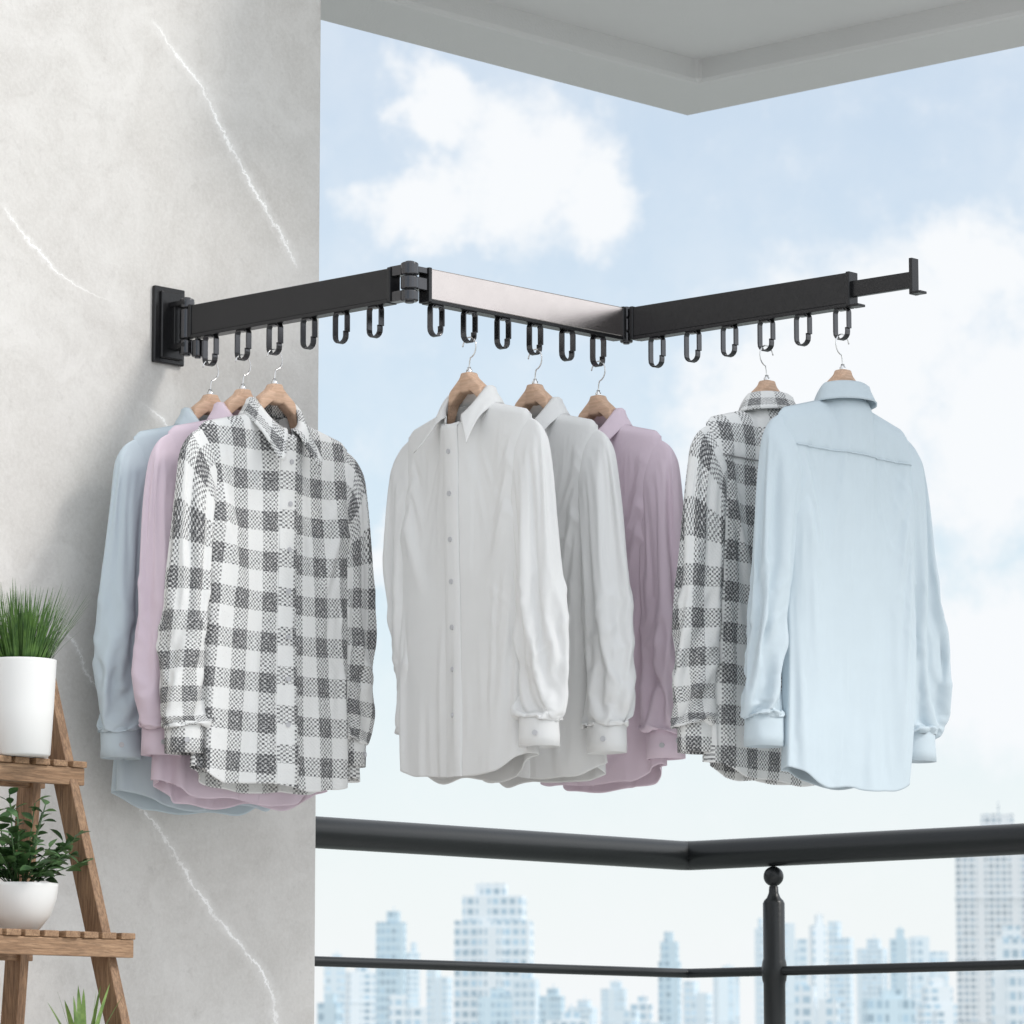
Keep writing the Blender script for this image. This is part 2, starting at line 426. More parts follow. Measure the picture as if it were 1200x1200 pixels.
FD,BD=.66,.80
def cloth(ob,pins,shrink,bend=.4,tens=12):
    vg=ob.vertex_groups.new(name="pin")
    for idx,w in pins: vg.add([idx],w,'REPLACE')
    m=ob.modifiers.new("cloth",'CLOTH'); s=m.settings
    s.quality=6; s.mass=.25; s.tension_stiffness=tens; s.compression_stiffness=tens; s.shear_stiffness=4; s.bending_stiffness=bend
    s.tension_damping=8; s.compression_damping=8; s.shear_damping=6; s.bending_damping=.8; s.air_damping=2.5
    s.vertex_group_mass="pin"; s.pin_stiffness=1; s.shrink_min=shrink
    m.collision_settings.use_collision=False; m.collision_settings.use_self_collision=False
    m.point_cache.frame_start=1; m.point_cache.frame_end=60
    simlist.append(ob)
def make_shirt(p,yaw,mat,label,seed,depth=.058,sw=0.0,fwd=-.016,closed=True,length=.705,wid=1.0,farsw=None,flare=.010,bow=0.0,farfwd=None,back=False):
    e=empty("hanging_shirt",p,yaw,label,"shirt","long-sleeved shirts on the clothes rack")
    SH=.182*wid; NK=.058; sd=seed*13.7
    def zsh(x):
        a=abs(x); return -.004-SLOPE*max(0,a-NK)-.010*sstep(SH*.90,SH,a)
    def body(s,t,side):
        xt=s*SH; a=abs(xt)
        if a<NK:
            q=math.sqrt(max(0,1-(a/NK)**2))
            if side<0: yT=-.044*q; zT=-.004-.045*q
            else: yT=.034*q; zT=-.004+.006*q
        else: yT=0; zT=zsh(xt)
        ss=abs(s)
        zB=-length+(.020 if back else .028)*sstep(.55,1,ss)+(.004 if side<0 else -.005)*(1-ss*ss)
        z=zB+(zT-zB)*t
        dist=zT-z
        wd=SH-.004*sstep(.0,.14,dist)+flare*sstep(.25,.7,dist)
        x=s*wd
        ex=3.2+5*(1-sstep(.2,.34,dist))
        dep=depth*(1-ss**ex)**.5*(1+.15*sstep(.3,.7,dist))
        dep*=BD if side>0 else FD
        k=1-math.exp(-dist/.075)
        y=yT+(side*dep-yT)*k
        y+=side*.014*math.exp(-dist/.03)*(1-math.exp(-dist/.006))*(1-ss**8)
        c_=x*side*1.0+(5.0 if side>0 else 0)
        amp=.0025+.026*sstep(.12,.62,dist)
        wx=c_+.035*nz(z*2.4,c_*2,sd)
        f=(1-abs(nz(wx*10,z*.8,sd+1))*3.4)*.5+nz(wx*7,z*.8,sd+4)*.9
        g=nz((abs(x)*8+z*8),(z*2-x*1.5)*1.3,sd+9+side)
        pu=max(0,1-abs(nz(x*7+z*10*math.copysign(1,x),4,sd+12+side))*4.5)*sstep(.10,.22,dist)*(1-sstep(.38,.62,dist))*sstep(.25,.75,ss)
        pc=max(0,1-abs(nz(math.atan2(x,dist+.05)*5,1.5,sd+20+side))*4.5)*sstep(.03,.12,dist)*(1-sstep(.2,.45,dist))
        off=amp*(f-.2)+.0065*g*sstep(.02,.12,dist)+.0105*pu+.0045*pc
        off*=sstep(0,.09,dist)
        nx=math.copysign(ss**3,s)*.8; ny=side*math.sqrt(max(0,1-ss**4))
        x+=nx*off*1.1*sstep(.15,.3,dist); y+=ny*off
        z+=.016*nz(c_*10,3,sd)*(1-t)
        return Vector((x,y,z))
    rows=[];uvs=[]
    svals=[-math.cos(math.pi*i/NS)*.35+(-1+2*i/NS)*.65 for i in range(NS+1)]
    for j in range(NT+1):
        t=j/NT; r=[];u=[]
        for i in range(NS): r.append(body(svals[i],t,-1)); u.append((svals[i]*.2,r[-1].z))
        for i in range(NS): r.append(body(svals[NS-i],t,1)); u.append((.39-svals[NS-i]*.2,r[-1].z))
        u.append((.585,r[0].z)); u[NS]=(.2,r[NS].z)
        rows.append(r);uvs.append(u)
    mb=MB(); mb.grid(rows,closed=True,uv=uvs)
    ob=mb.obj("body",mat,e,smooth=True)
    pins=[]
    nc=2*NS
    for j in range(NT+1):
        for k in range(nc):
            idx=j*nc+k; q=rows[j][k]; a=abs(q.x)
            dist=(zsh(q.x) if a>NK else -.004)-q.z
            s_=svals[k] if k<NS else svals[2*NS-k]
            w=1-sstep(.02,.09,dist)
            w=max(w,(1-sstep(.20,.30,dist))*sstep(.70,.86,abs(s_)))
            if a<NK+.01 and j>=NT-1: w=1
            if w>.01: pins.append((idx,w))
    cloth(ob,pins,-.024,bend=.22)
    keys=[(0,.110,-.120,88,.074,.034),(.06,.152,-.128,82,.080,.040),(.12,.174,-.149,65,.082,.044),(.20,.188,-.198,42,.071,.045),(.3,.198,-.285,14,.055,.043),
          (.5,.208,-.41,3,.049,.041),(.7,.209,-.52,-2,.051,.040),(.84,.204,-.585,-4,.053,.042),(.92,.199,-.612,-3,.051,.041),(.97,.197,-.632,0,.044,.035),(1,.197,-.642,0,.038,.029)]
    for sg in (-1,1):
        nr,na=78,42; rows=[];uvs=[]; sw_=sw if sg>0 else (sw if farsw is None else farsw)
        fl_=(fwd if (sg>0 or farfwd is None) else farfwd)*(1+.3*nz(seed,sg,0))
        for j in range(nr+1):
            t=j/nr; cx,cz,tau,ra,rb=catm(keys,t); tau=R(tau)
            cx+=sw_*sstep(.15,.75,t)*(1-.35*sstep(.75,1,t))+bow*math.sin(math.pi*sstep(.15,1,t)); cy=fl_*sstep(.1,.8,t)-.008*math.sin(t*3)
            cx+=.182*(wid-1)
            r=[];u=[]
            for k in range(na+1):
                a=2*math.pi*k/na
                ca,sa=math.cos(a),math.sin(a)
                w=sstep(.14,.4,t)
                off=.0090*w*(1-abs(nz(ca*1.2+sg,sa*1.2+t*2,sd+t*2.4+sg))*3.2)*.8
                off+=.0055*w*nz(ca*1.2,sa*1.2+cz*7,sd+cz*5+ca*2)
                off+=.011*sstep(.3,.55,t)*(1-sstep(.75,.9,t))*nz(sa*1.5+t*8,ca*1.8,sd-t*7)
                off+=.0065*max(0,1-abs(nz(a*.5+t*11,sd,sg*3+math.cos(a)))*4)*sstep(.3,.42,t)*(1-sstep(.66,.82,t))
                gt=sstep(.83,.96,t)*(1-.5*sstep(.97,1,t))
                off+=.0042*gt*math.cos(9*a+2.5*nz(ca*2,sa*2,sd))
                e1=Vector((math.cos(tau),0,math.sin(tau)))
                q=Vector((cx,cy,cz))+e1*(ra+off)*ca+Vector((0,1,0))*(rb+off)*sa
                bl=1-sstep(.08,.30,t)
                if bl>0:
                    dd=max(0,zsh(q.x)-q.z); bh=(depth*((FD if sa<0 else BD)-.07)*(1-math.exp(-dd/.075))+.006*math.exp(-dd/.03))*(.55+.45*sstep(0,.08,t))
                    y1=math.copysign(abs(sa)**.6*bh,sa)
                    q.y=q.y*(1-bl)+y1*bl
                    mz=zsh(q.x)-.001-.012*(1-sstep(0,.08,t))
                    if q.z>mz: q.z=q.z*(1-bl)+mz*bl
                q.x*=sg
                r.append(q); u.append((a*.055+.05*sg,-t*.62+.1))
            rows.append(r[:-1]);uvs.append(u)
        mb=MB(); mb.grid(rows,closed=True,uv=uvs,flip=sg>0)
        sl=mb.obj("sleeve",mat,e,smooth=True)
        pins=[]
        for j in range(nr+1):
            w=max(1-sstep(.10,.20,j/nr),1 if j>=nr-1 else 0)
            if w>.01: pins+=[(j*na+k,w) for k in range(na)]
        cloth(sl,pins,-.048,bend=.20)
        cx,cz,tau,ra,rb=catm(keys,1); cx=cx+sw_*.65+.182*(wid-1); cy=fl_-.008*math.sin(3)
        rows=[];uvs=[]
        prof=[(.0,.000,-1),(.0,.003,-.5),(.003,.0045,0),(.003,.0045,.3),(.004,.005,.65),(.0045,.005,1),(.002,.002,1.01),(.0,.0,.8)]
        for (dz_,dr,zz) in prof:
            z=cz+.004-.058*max(0,zz) + (.004 if zz<0 else 0)*(-zz)
            r=[];u=[]
            for k in range(33):
                a=2*math.pi*k/32; wv=.0032*nz(math.cos(a)*1.5,math.sin(a)*1.5+z*12,sd)
                r.append(Vector(((cx+(ra+dr+wv)*math.cos(a)*1.02)*sg,cy+(rb+dr+wv)*math.sin(a),z))); u.append((a*.04,z))
            rows.append(r[:-1]);uvs.append(u)
        mb=MB(); mb.grid(rows,closed=True,uv=uvs); cf=mb.obj("cuff",mat,sl,smooth=True)
        mb=MB()
        an=R(-60); cc=Vector(((cx+(ra+.0075)*math.cos(an))*sg,cy+(rb+.0065)*math.sin(an),cz-.03))
        nn=Vector((math.cos(an)*sg,math.sin(an),0)); mb.tube([cc-nn*.002,cc+nn*.0015],.0052,14)
        mb.obj("button",M_button,cf)
    nphi=96
    def ringpt(phi,zoff,grow):
        x=NK*math.sin(phi); q=math.cos(phi)
        y=.034*q if q>0 else .044*q
        z=-.004+(.006*q if q>0 else .045*q)
        g=1+grow/.05
        return Vector((x*g,y*g,z+zoff))
    gap=R(6 if closed else 24)
    prof=[];uvs=[]
    for i in range(nphi+1):
        phi=-math.pi+gap+(2*math.pi-2*gap)*i/nphi
        fr=sstep(R(95),R(170),abs(phi))
        colr=[]
        sh=.031-.016*fr
        L_=.044+(.046 if closed else .058)*fr**2
        for j in range(4): colr.append(ringpt(phi,sh*j/3,-.002-.004*j/3*(1-fr)))
        top=ringpt(phi,sh,-.004*(1-fr))
        out=Vector((math.sin(phi),math.cos(phi)*.9,0)).normalized()
        sidev=Vector((math.copysign(1,phi),0,0))
        lean=.58
        ddir=(out*lean*(1-.55*fr)+sidev*(.10+(.42 if closed else .70)*fr)*fr+Vector((0,-.16,0))*fr+Vector((0,0,-1))).normalized()
        for j in range(1,9):
            t=j/8
            rise=.0055*math.sin(min(1,t*2.6)*math.pi)*(1-.3*fr)
            pt=top+ddir*(L_*t)+out*(.007*min(1,t*4))+ZU*rise
            pt.x+=.0012*nz(phi*2,t*3,sd); pt.y+=.004*nz(phi*2+5,t*3,sd)*t
            colr.append(pt)
        prof.append(colr)
    for i,c_ in enumerate(prof): uvs.append([(i*.0045,j*.012) for j in range(len(c_)+1)])
    mb=MB(); mb.grid(prof,uv=uvs)
    co=mb.obj("collar",mat,e,smooth=True)
    so=co.modifiers.new("thick",'SOLIDIFY'); so.thickness=.0024; so.offset=1
    def fin():
        me=ob.data; vs=[v.co.copy() for v in me.vertices]
        nrm=[v.normal.copy() for v in me.vertices]
        nc=2*NS; c0=NS//2
        for j in range(NT+1):
            for k in range(NS+1,nc):
                v=me.vertices[j*nc+k]
                if -.112<v.co.z and j<NT-2:
                    n_=nrm[j*nc+k]; n_=n_ if n_.y>0 else -n_
                    v.co+=n_*.0034
        me.update()
        if back:
            path=[]
            for k in range(NS+5,nc-4):
                jj=min(range(NT-2),key=lambda j:abs(vs[j*nc+k].z+.112))
                j0=jj if vs[jj*nc+k].z<=-.112 else jj-1
                a_,b_=vs[j0*nc+k],vs[(j0+1)*nc+k]; f_=(-.112-a_.z)/max(1e-5,(b_.z-a_.z)); q=a_.lerp(b_,max(0,min(1,f_)))
                n_=nrm[jj*nc+k]; n_=n_ if n_.y>0 else -n_
                path.append(q+n_*.0034)
            mb=MB(); mb.tube(path,.0014,6); mb.obj("yoke_seam",mat,e,smooth=True)
        rows=[];uvs=[]
        for j in range(NT+1):
            r=[];u=[]
            for k,o_ in ((-3,0.0),(-2.6,.0022),(-1,.0026),(0,.0027),(1,.0026),(2.6,.0022),(3,0.0)):
                fl=math.floor(k); f=k-fl
                a=vs[j*nc+c0+int(fl)]; b2=vs[j*nc+c0+min(int(fl)+1,3)]; q=a.lerp(b2,f)
                n_=nrm[j*nc+c0+int(round(k))]
                if n_.y>0: n_=-n_
                q=q+n_*(o_+.0004); r.append(q); u.append((k*.0055,q.z))
            rows.append(r);uvs.append(u)
        mb=MB(); mb.grid(rows,uv=uvs); plk=mb.obj("placket",mat,e,smooth=True)
        for i in range(7):
            j=int(NT*(.93-i*.125))
            if j<2: break
            q=vs[j*nc+c0].copy(); n_=nrm[j*nc+c0].copy()
            if n_.y>0: n_=-n_
            mb=MB(); mb.tube([q+n_*.002,q+n_*.0055],.0050,14); mb.obj("button",M_button,plk)
    finish.append(fin)
    return e
def hookpos(px): return min(hooks,key=lambda h:abs(h[2]-px))
def yaw_for(X,flipfront,extra):
    Y=X if X.y>0 else -X
    yaw=math.atan2(-Y.x,Y.y)
    return yaw+(math.pi if flipfront else 0)+extra
specs=[
 (247,M_blue,"pale blue long-sleeved shirt on a wooden hanger",1,.050,False,-3,dict(sw=.012,farsw=.030,length=.764,wid=1.10,flare=.02)),
 (285,M_pink,"lilac long-sleeved shirt between blue and plaid shirts",2,.045,False,0,dict(sw=.0,farsw=.010,length=.756,wid=1.12,flare=.03)),
 (322,M_plaid,"grey and white plaid shirt, buttoned, sleeves hanging",3,.056,False,0,dict(length=.732,farsw=.01,sw=-.012,wid=1.14,flare=.022,fwd=.006)),
 (550,M_gray,"light grey buttoned shirt with spread collar",4,.060,False,-7,dict(closed=False,length=.718,farsw=-.045,farfwd=.030,sw=.040,wid=1.07,flare=.018)),
 (627,M_gray,"light grey shirt hanging behind another grey shirt",5,.056,False,-6,dict(length=.716,sw=.040,wid=1.05,flare=.015)),
 (701,M_pink,"lilac shirt hanging beside two grey shirts",6,.056,False,-6,dict(length=.718,sw=.015,wid=1.05,flare=.015)),
 (898,M_plaid,"grey and white plaid shirt behind pale blue shirt",7,.054,True,0,dict(length=.720,sw=-.005,wid=1.07,flare=.015,back=True)),
 (987,M_blue,"pale blue shirt seen from its back",8,.060,True,0,dict(wid=1.15,length=.740,sw=.018,farsw=.045,flare=.000,bow=.020,back=True)),
]
for px,mat,lab,seed,dp,bk,ex,kw in specs:
    hp,X,_=hookpos(px)
    p=Vector((hp.x,hp.y,ARMB-HDROP)); yw=yaw_for(X,bk,R(ex))
    make_hanger(p,yw,"wooden hanger holding "+lab.split(" shirt")[0].replace(",","")+" shirt")
    make_shirt(p,yw,mat,lab,seed,dp,**kw)
# settle the fabric
t0=time.time()
scene.frame_start=1; scene.frame_end=60
for f in range(1,21): scene.frame_set(f)
dg=bpy.context.evaluated_depsgraph_get()
for ob in simlist:
    ev=ob.evaluated_get(dg); n=len(ob.data.vertices)
    co=[0.0]*(3*n); ev.data.vertices.foreach_get("co",co)
    ob.data.vertices.foreach_set("co",co)
print("sim",time.time()-t0)
for ob in simlist:
    for m in list(ob.modifiers): ob.modifiers.remove(m)
    ob.vertex_groups.clear(); ob.data.update()
    ss_=ob.modifiers.new("smooth",'SUBSURF'); ss_.levels=1; ss_.render_levels=1
    if ob.name.startswith("body"):
        so=ob.modifiers.new("thick",'SOLIDIFY'); so.thickness=.0012
scene.frame_set(1)
for f in finish: f()
# ------------------------------------------------------------------ plant ladder stand
best=min((abs(proj(W(-1+k*.005,.22,1.27))[0]-52),k) for k in range(300))[1]; us=-1+best*.005
zsA=1.128; zsB=.80; zsC=.47
stand=empty("plant_stand",W(us,.1,0),label="brown wooden ladder plant stand with slatted shelves",cat="plant stand")
stand.matrix_world=frame(W(us,0,0),A)
def S(u,v,z): return Vector((u,-v,z))
AP=.22; ZT=1.29
def vf(z): return AP+(ZT-z)*.34
def vb(z): return AP-.02-(ZT-z)*.085
SWd=.42
for uu in (0,-SWd):
    for fn in (vf,vb):
        mb=MB(); a_=S(uu,fn(0),0); b_=S(uu,fn(ZT),ZT)
        mb.tube([a_,a_.lerp(b_,.5),b_],0,flat=(.022,.046,(1,0,0))); mb.obj("leg",M_woodz,stand,bevel=.002)
for z in (zsA,zsB,zsC,.16):
    mb=MB(); v0,v1=vb(z)-.01,vf(z)+(.042 if z>1 else .075)
    x0,x1=-SWd-.03,.035; pitch=.047; n_=int((x1-x0)/pitch)
    for i in range(n_):
        x=x1-(i+.5)*pitch
        mb.box(S(x,(v0+v1)/2+.004*random.uniform(-1,1),z-.006),(pitch/2-.006,(v1-v0)/2,.006))
    mb.obj("shelf",M_wood,stand,bevel=.0015)
    for vv_ in (v1-.014,v0+.014):
        mb=MB(); mb.box(S((x0+x1)/2-.004,vv_,z-.029),((x1-x0)/2-.004,.008,.0165)); mb.obj("apron",M_woodx,stand,bevel=.0015)
def findu(px,v,z): return min((abs(proj(W(-1.2+k*.004,v,z))[0]-px),-1.2+k*.004) for k in range(300))[1]
def leafblade(mb,base,dirv,ln,w,droop,seg=6):
    side=dirv.cross(ZU)
    if side.length<.01: side=Vector((1,0,0))
    side.normalize()
    rows=[]
    for i in range(seg+1):
        t=i/seg; p=base+dirv*(ln*t)+Vector((dirv.x,dirv.y,-.6))*(droop*t*t)
        ww=w*(1-t)**.6 if i<seg else 0.0001
        rows.append([p-side*ww,p+Vector((0,0,-.15*ww)),p+side*ww])
    mb.grid(rows)
def broad(mb,c,d,n_,ln,w):
    s=d.cross(n_).normalized(); rows=[]
    for i,(t,ww) in enumerate(((0,.02),(.18,.55),(.4,.95),(.62,.9),(.82,.55),(1,.02))):
        p=c+d*(ln*t)-n_*(ln*.28*t*t); rows.append([p-s*w*ww+n_*w*.25*ww,p,p+s*w*ww+n_*w*.25*ww])
    mb.grid(rows)
def potplant(nm,u,v,z,prof,soilr,soilz,kind,label):
    p=W(u,v,z+.001); e=empty(nm,p,label=label,cat="potted plant")
    mb=MB(); mb.revolve(prof,(0,0,0),48,capt=False); mb.obj("pot",M_pot,e,smooth=True)
    mb=MB(); mb.revolve([(0.001,soilz),(soilr,soilz)],(0,0,0),32,capb=False,capt=False); mb.obj("soil",M_soil,e)
    mb=MB()
    if kind=="grass":
        for i in range(560):
            a=random.uniform(0,2*math.pi); rr=random.random()**.5*soilr*.85; tilt=random.gauss(.0,.14)+rr/soilr*.45
            d=Vector((math.cos(a)*math.sin(tilt),math.sin(a)*math.sin(tilt),math.cos(tilt)))
            leafblade(mb,Vector((math.cos(a)*rr,math.sin(a)*rr,soilz)),d,random.uniform(.09,.175),random.uniform(.0011,.0022),random.uniform(.0,.05))
        mb.obj("grass_blades",M_grass,e,smooth=True)
    elif kind=="bush":
        st=MB()
        for i in range(36):
            a=random.uniform(0,2*math.pi); tilt=random.uniform(.1,1.2); ln=random.uniform(.08,.175)
            d=Vector((math.cos(a)*math.sin(tilt),math.sin(a)*math.sin(tilt),math.cos(tilt)))
            b0=Vector((math.cos(a)*.01,math.sin(a)*.01,soilz)); st.tube([b0,b0+d*ln*.5+ZU*.006,b0+d*ln],.0012,6)
            for k in range(8):
                t=.3+.7*k/7; c_=b0+d*ln*t; aa=random.uniform(0,2*math.pi)
                dd=(d*.5+Vector((math.cos(aa),math.sin(aa),random.uniform(-.2,.6)))).normalized()
                nn=(ZU+Vector((random.uniform(-.5,.5),random.uniform(-.5,.5),0))).normalized(); nn=(nn-dd*nn.dot(dd)).normalized()
                broad(mb,c_,dd,nn,random.uniform(.022,.038),random.uniform(.007,.012))
        st.obj("stems",M_leaf,e,smooth=True); mb.obj("leaves",M_leaf,e,smooth=True)
    else:
        for i in range(10):
            a=i*2.4; tilt=.08+.08*i/2; d=Vector((math.cos(a)*math.sin(tilt),math.sin(a)*math.sin(tilt),math.cos(tilt)))
            leafblade(mb,Vector((math.cos(a)*.01,math.sin(a)*.01,soilz)),d,random.uniform(.12,.175),random.uniform(.007,.011),.02,8)
        mb.obj("leaves",M_aloe,e,smooth=True)
    return e
pv=AP+.10
potplant("potted_plant",findu(24,pv-.02,1.2),pv-.02,zsA,[(.052,0),(.057,.004),(.062,.09),(.066,.178),(.066,.182),(.0615,.182),(.060,.165)],.061,.168,"grass","green grass in a tall white cylindrical pot")
potplant("potted_plant",findu(22,pv+.03,.85),pv+.03,zsB,[(.028,0),(.040,.004),(.060,.03),(.070,.06),(.073,.082),(.073,.088),(.069,.088),(.066,.078)],.067,.078,"bush","leafy green plant in a white bowl pot")
potplant("potted_plant",findu(98,pv+.12,.6),pv+.12,zsC,[(.045,0),(.05,.004),(.058,.06),(.062,.10),(.058,.10),(.056,.09)],.057,.09,"aloe","spiky green plant in a small white pot")
# ------------------------------------------------------------------ city
def city_mat(name,wallc,winc,sx,sz,emis):
    m,nt,b=newmat(name); tc=N(nt,'ShaderNodeTexCoord').outputs['Object']
    s=N(nt,'ShaderNodeSeparateXYZ'); L(nt,tc,s.inputs[0])
    u=math_n(nt,'ADD',s.outputs[0],s.outputs[1])
    oi=N(nt,'ShaderNodeObjectInfo').outputs['Random']
    sxv=math_n(nt,'MULTIPLY',math_n(nt,'ADD',math_n(nt,'MULTIPLY',oi,.8),.6),sx)
    szv=math_n(nt,'MULTIPLY',math_n(nt,'ADD',math_n(nt,'MULTIPLY',math_n(nt,'FRACT',math_n(nt,'MULTIPLY',oi,7.3)),.6),.8),sz)
    cu_=math_n(nt,'DIVIDE',math_n(nt,'ADD',u,1000.),sxv); cz_=math_n(nt,'DIVIDE',s.outputs[2],szv)
    fu=math_n(nt,'FRACT',cu_); fz=math_n(nt,'FRACT',cz_)
    wn=math_n(nt,'MULTIPLY',math_n(nt,'GREATER_THAN',fu,.3),math_n(nt,'GREATER_THAN',fz,.42))
    vn=N(nt,'ShaderNodeTexWhiteNoise',noise_dimensions='2D')
    cb=N(nt,'ShaderNodeCombineXYZ'); L(nt,math_n(nt,'FLOOR',cu_),cb.inputs[0]); L(nt,math_n(nt,'FLOOR',cz_),cb.inputs[1])
    L(nt,cb.outputs[0],vn.inputs['Vector'])
    wc=mixcol(nt,vn.outputs['Value'],winc,tuple(min(1,x*1.7+.08) for x in winc))
    bay=math_n(nt,'GREATER_THAN',math_n(nt,'FRACT',math_n(nt,'MULTIPLY',cu_,.19)),.22)
    wn=math_n(nt,'MULTIPLY',wn,bay)
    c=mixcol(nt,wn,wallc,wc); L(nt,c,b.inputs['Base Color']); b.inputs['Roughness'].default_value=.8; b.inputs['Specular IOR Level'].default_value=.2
    # haze in front of the far city, painted in as a pale facade glow
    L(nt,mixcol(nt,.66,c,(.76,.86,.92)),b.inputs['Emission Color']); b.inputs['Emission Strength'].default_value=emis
    return m
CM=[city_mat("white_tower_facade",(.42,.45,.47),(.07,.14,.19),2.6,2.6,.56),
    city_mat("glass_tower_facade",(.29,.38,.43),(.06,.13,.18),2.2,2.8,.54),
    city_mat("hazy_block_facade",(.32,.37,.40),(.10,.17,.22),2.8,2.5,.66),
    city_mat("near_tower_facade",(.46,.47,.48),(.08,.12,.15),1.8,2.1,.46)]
def tower(x0,x1,top,Y,mi,label,style=0,seed=0):
    rnd=random.Random(seed+int(x0)); a=at_depth(x0,top,Y); b_=at_depth(x1,top,Y); w=(b_.x-a.x); h=a.z+35
    yaw=R(rnd.uniform(-25,25)) ; w/= (math.cos(yaw)+abs(math.sin(yaw))*.65); dpt=w*.65
    e=Matrix.Translation(Vector(((a.x+b_.x)/2,Y,-35)))@Matrix.Rotation(yaw,4,'Z')
    mb=MB()
    if style==0:
        mb.box((0,0,h/2*.96),(w/2,dpt/2,h/2*.96)); mb.box((w*.08,0,h*.98),(w*.22,dpt*.3,h*.02))
    elif style==1:
        mb.box((0,0,h*.44),(w/2,dpt/2,h*.44)); mb.box((0,0,h*.915),(w*.40,dpt*.42,h*.045)); mb.box((-w*.04,0,h*.98),(w*.2,dpt*.25,h*.02))
        mb.box((0,-dpt/2-w*.03,h*.43),(w*.16,w*.05,h*.43))
    else:
        mb.box((-w*.27,0,h*.5),(w*.22,dpt/2,h*.5)); mb.box((w*.27,0,h*.47),(w*.22,dpt/2,h*.47)); mb.box((0,dpt*.1,h*.45),(w*.1,dpt*.35,h*.45))
    n=int(h/3.2)
    for i in range(2,n,5):
        z=i*3.2
        if z<h*.86: mb.box((0,-dpt*.02,z),(w/2+.3,dpt/2+.3,.2))
    if style==0: mb.tube([(w*.1,0,h),(w*.1,0,h+w*.18)],.2,6)
    ob=mb.obj("tower_block",CM[mi]); ob.matrix_world=e
    tag(ob,label,"building","distant city buildings")
C="pale hazy high-rise block with rows of windows"
city=[(533,626,1036,1500,0,1),(441,476,1068,1700,1,0),(476,492,1105,1800,2,0),(380,405,1118,1700,2,0),(405,440,1128,1600,0,0),(500,530,1130,1900,2,2),
 (630,662,1158,1700,1,0),(665,700,1172,1900,2,0),(704,735,1150,2000,2,0),(738,765,1168,1700,0,0),(771,798,1092,1800,1,1),(800,835,1150,1900,2,2),(836,866,1132,2000,2,0),
 (884,896,1076,1900,2,0),(918,946,1082,1600,2,2),(948,968,1072,1700,0,0),(970,1000,1080,1600,2,2),(1003,1040,1100,1700,2,0),(1042,1064,1088,1650,1,0),(1066,1110,1098,1700,2,2),
 (1117,1206,955,1100,3,0),(1160,1215,1085,1000,0,1),(455,500,1165,1300,0,2),(560,600,1158,1300,1,0),(600,632,1136,1400,2,0),(372,400,1165,1300,1,0),(640,690,1186,1200,0,0),(720,780,1184,1250,2,2),(930,985,1155,1250,0,2),(1010,1070,1160,1200,1,0),(1075,1120,1145,1350,0,1),
 (1230,1290,1040,1400,0,1),(250,310,1080,1500,0,1),(130,180,1110,1500,2,0),(1310,1380,1090,1500,1,2)]
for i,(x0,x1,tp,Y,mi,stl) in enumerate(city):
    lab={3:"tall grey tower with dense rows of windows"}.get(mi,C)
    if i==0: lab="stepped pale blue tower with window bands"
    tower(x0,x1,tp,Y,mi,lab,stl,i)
# ------------------------------------------------------------------ sun + world
SD=Vector((.97,-.27,0)).normalized(); EL=R(38)
sun_dir=Vector((SD.x*math.cos(EL),SD.y*math.cos(EL),math.sin(EL)))
sd_=bpy.data.lights.new("sun",'SUN'); sd_.energy=1.55; sd_.angle=R(13); sd_.color=(1,.95,.89)
so=bpy.data.objects.new("sun",sd_); col.objects.link(so); so.rotation_euler=sun_dir.to_track_quat('Z','Y').to_euler()
w=bpy.data.worlds.new("World"); scene.world=w; w.use_nodes=True; nt=w.node_tree
for n in list(nt.nodes): nt.nodes.remove(n)
out=N(nt,'ShaderNodeOutputWorld'); 
sky=N(nt,'ShaderNodeTexSky',sky_type='NISHITA'); sky.sun_disc=False; sky.sun_elevation=EL; sky.sun_rotation=math.atan2(SD.x,SD.y)
sky.altitude=50
bg1=N(nt,'ShaderNodeBackground'); bg1.inputs[1].default_value=.15; L(nt,mixcol(nt,1.0,sky.outputs[0],(.98,1.10,1.12),'MULTIPLY'),bg1.inputs[0])
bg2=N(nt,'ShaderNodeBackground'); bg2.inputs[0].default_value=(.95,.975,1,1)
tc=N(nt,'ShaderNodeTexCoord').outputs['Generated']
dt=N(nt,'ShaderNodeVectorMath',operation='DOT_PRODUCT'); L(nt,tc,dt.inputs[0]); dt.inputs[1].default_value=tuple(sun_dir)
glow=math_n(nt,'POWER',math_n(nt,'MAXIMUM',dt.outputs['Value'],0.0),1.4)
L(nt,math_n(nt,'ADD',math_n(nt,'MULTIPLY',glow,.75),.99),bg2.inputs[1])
def vm(op,a,b):
    n=N(nt,'ShaderNodeVectorMath',operation=op)
    for i,x in enumerate((a,b)):
        if x is None: continue
        if isinstance(x,(tuple,Vector)): n.inputs[i].default_value=tuple(x)
        else: L(nt,x,n.inputs[i])
    return n
nn=N(nt,'ShaderNodeTexNoise'); nn.inputs['Scale'].default_value=30; nn.inputs['Detail'].default_value=6; nn.inputs['Roughness'].default_value=.62; L(nt,tc,nn.inputs['Vector'])
dist=vm('SCALE',vm('SUBTRACT',nn.outputs['Color'],(.5,.5,.5)).outputs[0],None); dist.inputs['Scale'].default_value=.045
dv=vm('ADD',tc,dist.outputs[0]).outputs[0]
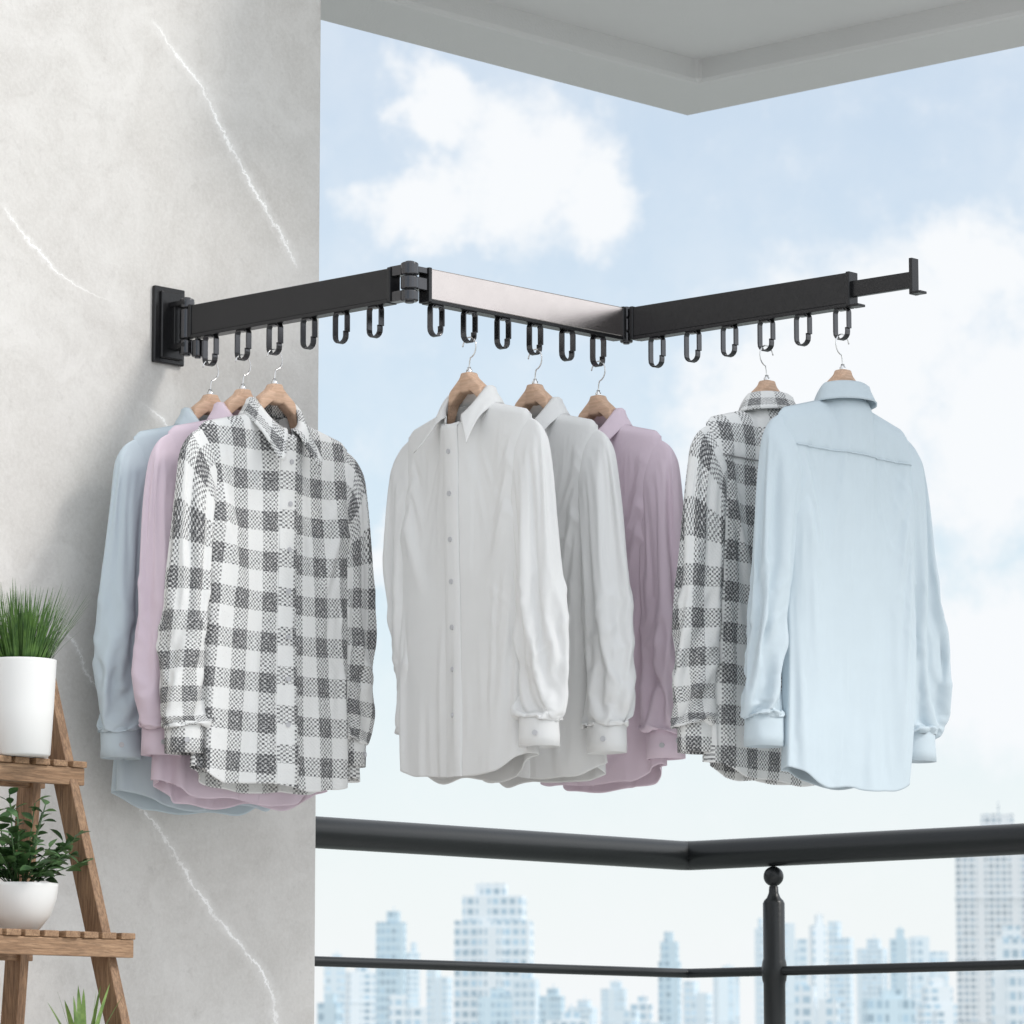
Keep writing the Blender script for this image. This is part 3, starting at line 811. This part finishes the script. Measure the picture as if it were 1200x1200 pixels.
blobs=[(610,180,120,1.2),(520,125,75,1.1),(690,215,85,1.0),(480,160,50,1.3),(500,245,60,1.8),
       (1130,325,120,.9),(1020,410,175,1.1),(1190,500,200,1.0),(890,480,115,1.2),(1140,770,170,1.2),(840,560,85,1.3),(1000,560,140,1.2),(470,640,60,1.6)]
cur=None
for (px,py,r,asp) in blobs:
    c_=ray(px,py).normalized()
    s_=vm('MULTIPLY',vm('SUBTRACT',dv,c_).outputs[0],(1/asp,1,1)).outputs[0]
    ln=N(nt,'ShaderNodeVectorMath',operation='LENGTH'); L(nt,s_,ln.inputs[0])
    v=maprange(nt,ln.outputs['Value'],0,r/F,1.0,0)
    cur=v if cur is None else math_n(nt,'MAXIMUM',cur,v)
fine=noise_n(nt,tc,70,7,.65)
m1=math_n(nt,'ADD',cur,math_n(nt,'MULTIPLY',math_n(nt,'SUBTRACT',fine,.5),.95))
m1=maprange(nt,m1,.0,.60,0,1,True)
gen=maprange(nt,noise_n(nt,tc,2.6,5,.6),.38,.56,0,.95,True)
cd=N(nt,'ShaderNodeVectorMath',operation='DISTANCE'); L(nt,tc,cd.inputs[0]); cd.inputs[1].default_value=tuple(fw)
reg=maprange(nt,cd.outputs['Value'],.16,.30,0,1,True)
m2=math_n(nt,'MULTIPLY',gen,reg)
thin=maprange(nt,noise_n(nt,tc,14,6,.65),.35,.75,.0,.30,True)
sz=N(nt,'ShaderNodeSeparateXYZ'); L(nt,tc,sz.inputs[0])
haze=math_n(nt,'MAXIMUM',maprange(nt,sz.outputs[2],.02,.13,.93,.46),maprange(nt,sz.outputs[2],.10,.25,.48,.36))
mask=math_n(nt,'MAXIMUM',m1,m2)
inv=math_n(nt,'MULTIPLY',math_n(nt,'MULTIPLY',math_n(nt,'SUBTRACT',1,mask),math_n(nt,'SUBTRACT',1,haze)),math_n(nt,'SUBTRACT',1,thin))
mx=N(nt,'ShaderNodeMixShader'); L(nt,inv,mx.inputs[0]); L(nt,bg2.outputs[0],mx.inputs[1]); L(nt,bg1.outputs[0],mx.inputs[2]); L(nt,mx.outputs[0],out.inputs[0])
w.cycles.sampling_method='MANUAL'; w.cycles.sample_map_resolution=512
scene.view_settings.view_transform='Standard'; scene.view_settings.look='None'; scene.view_settings.exposure=0
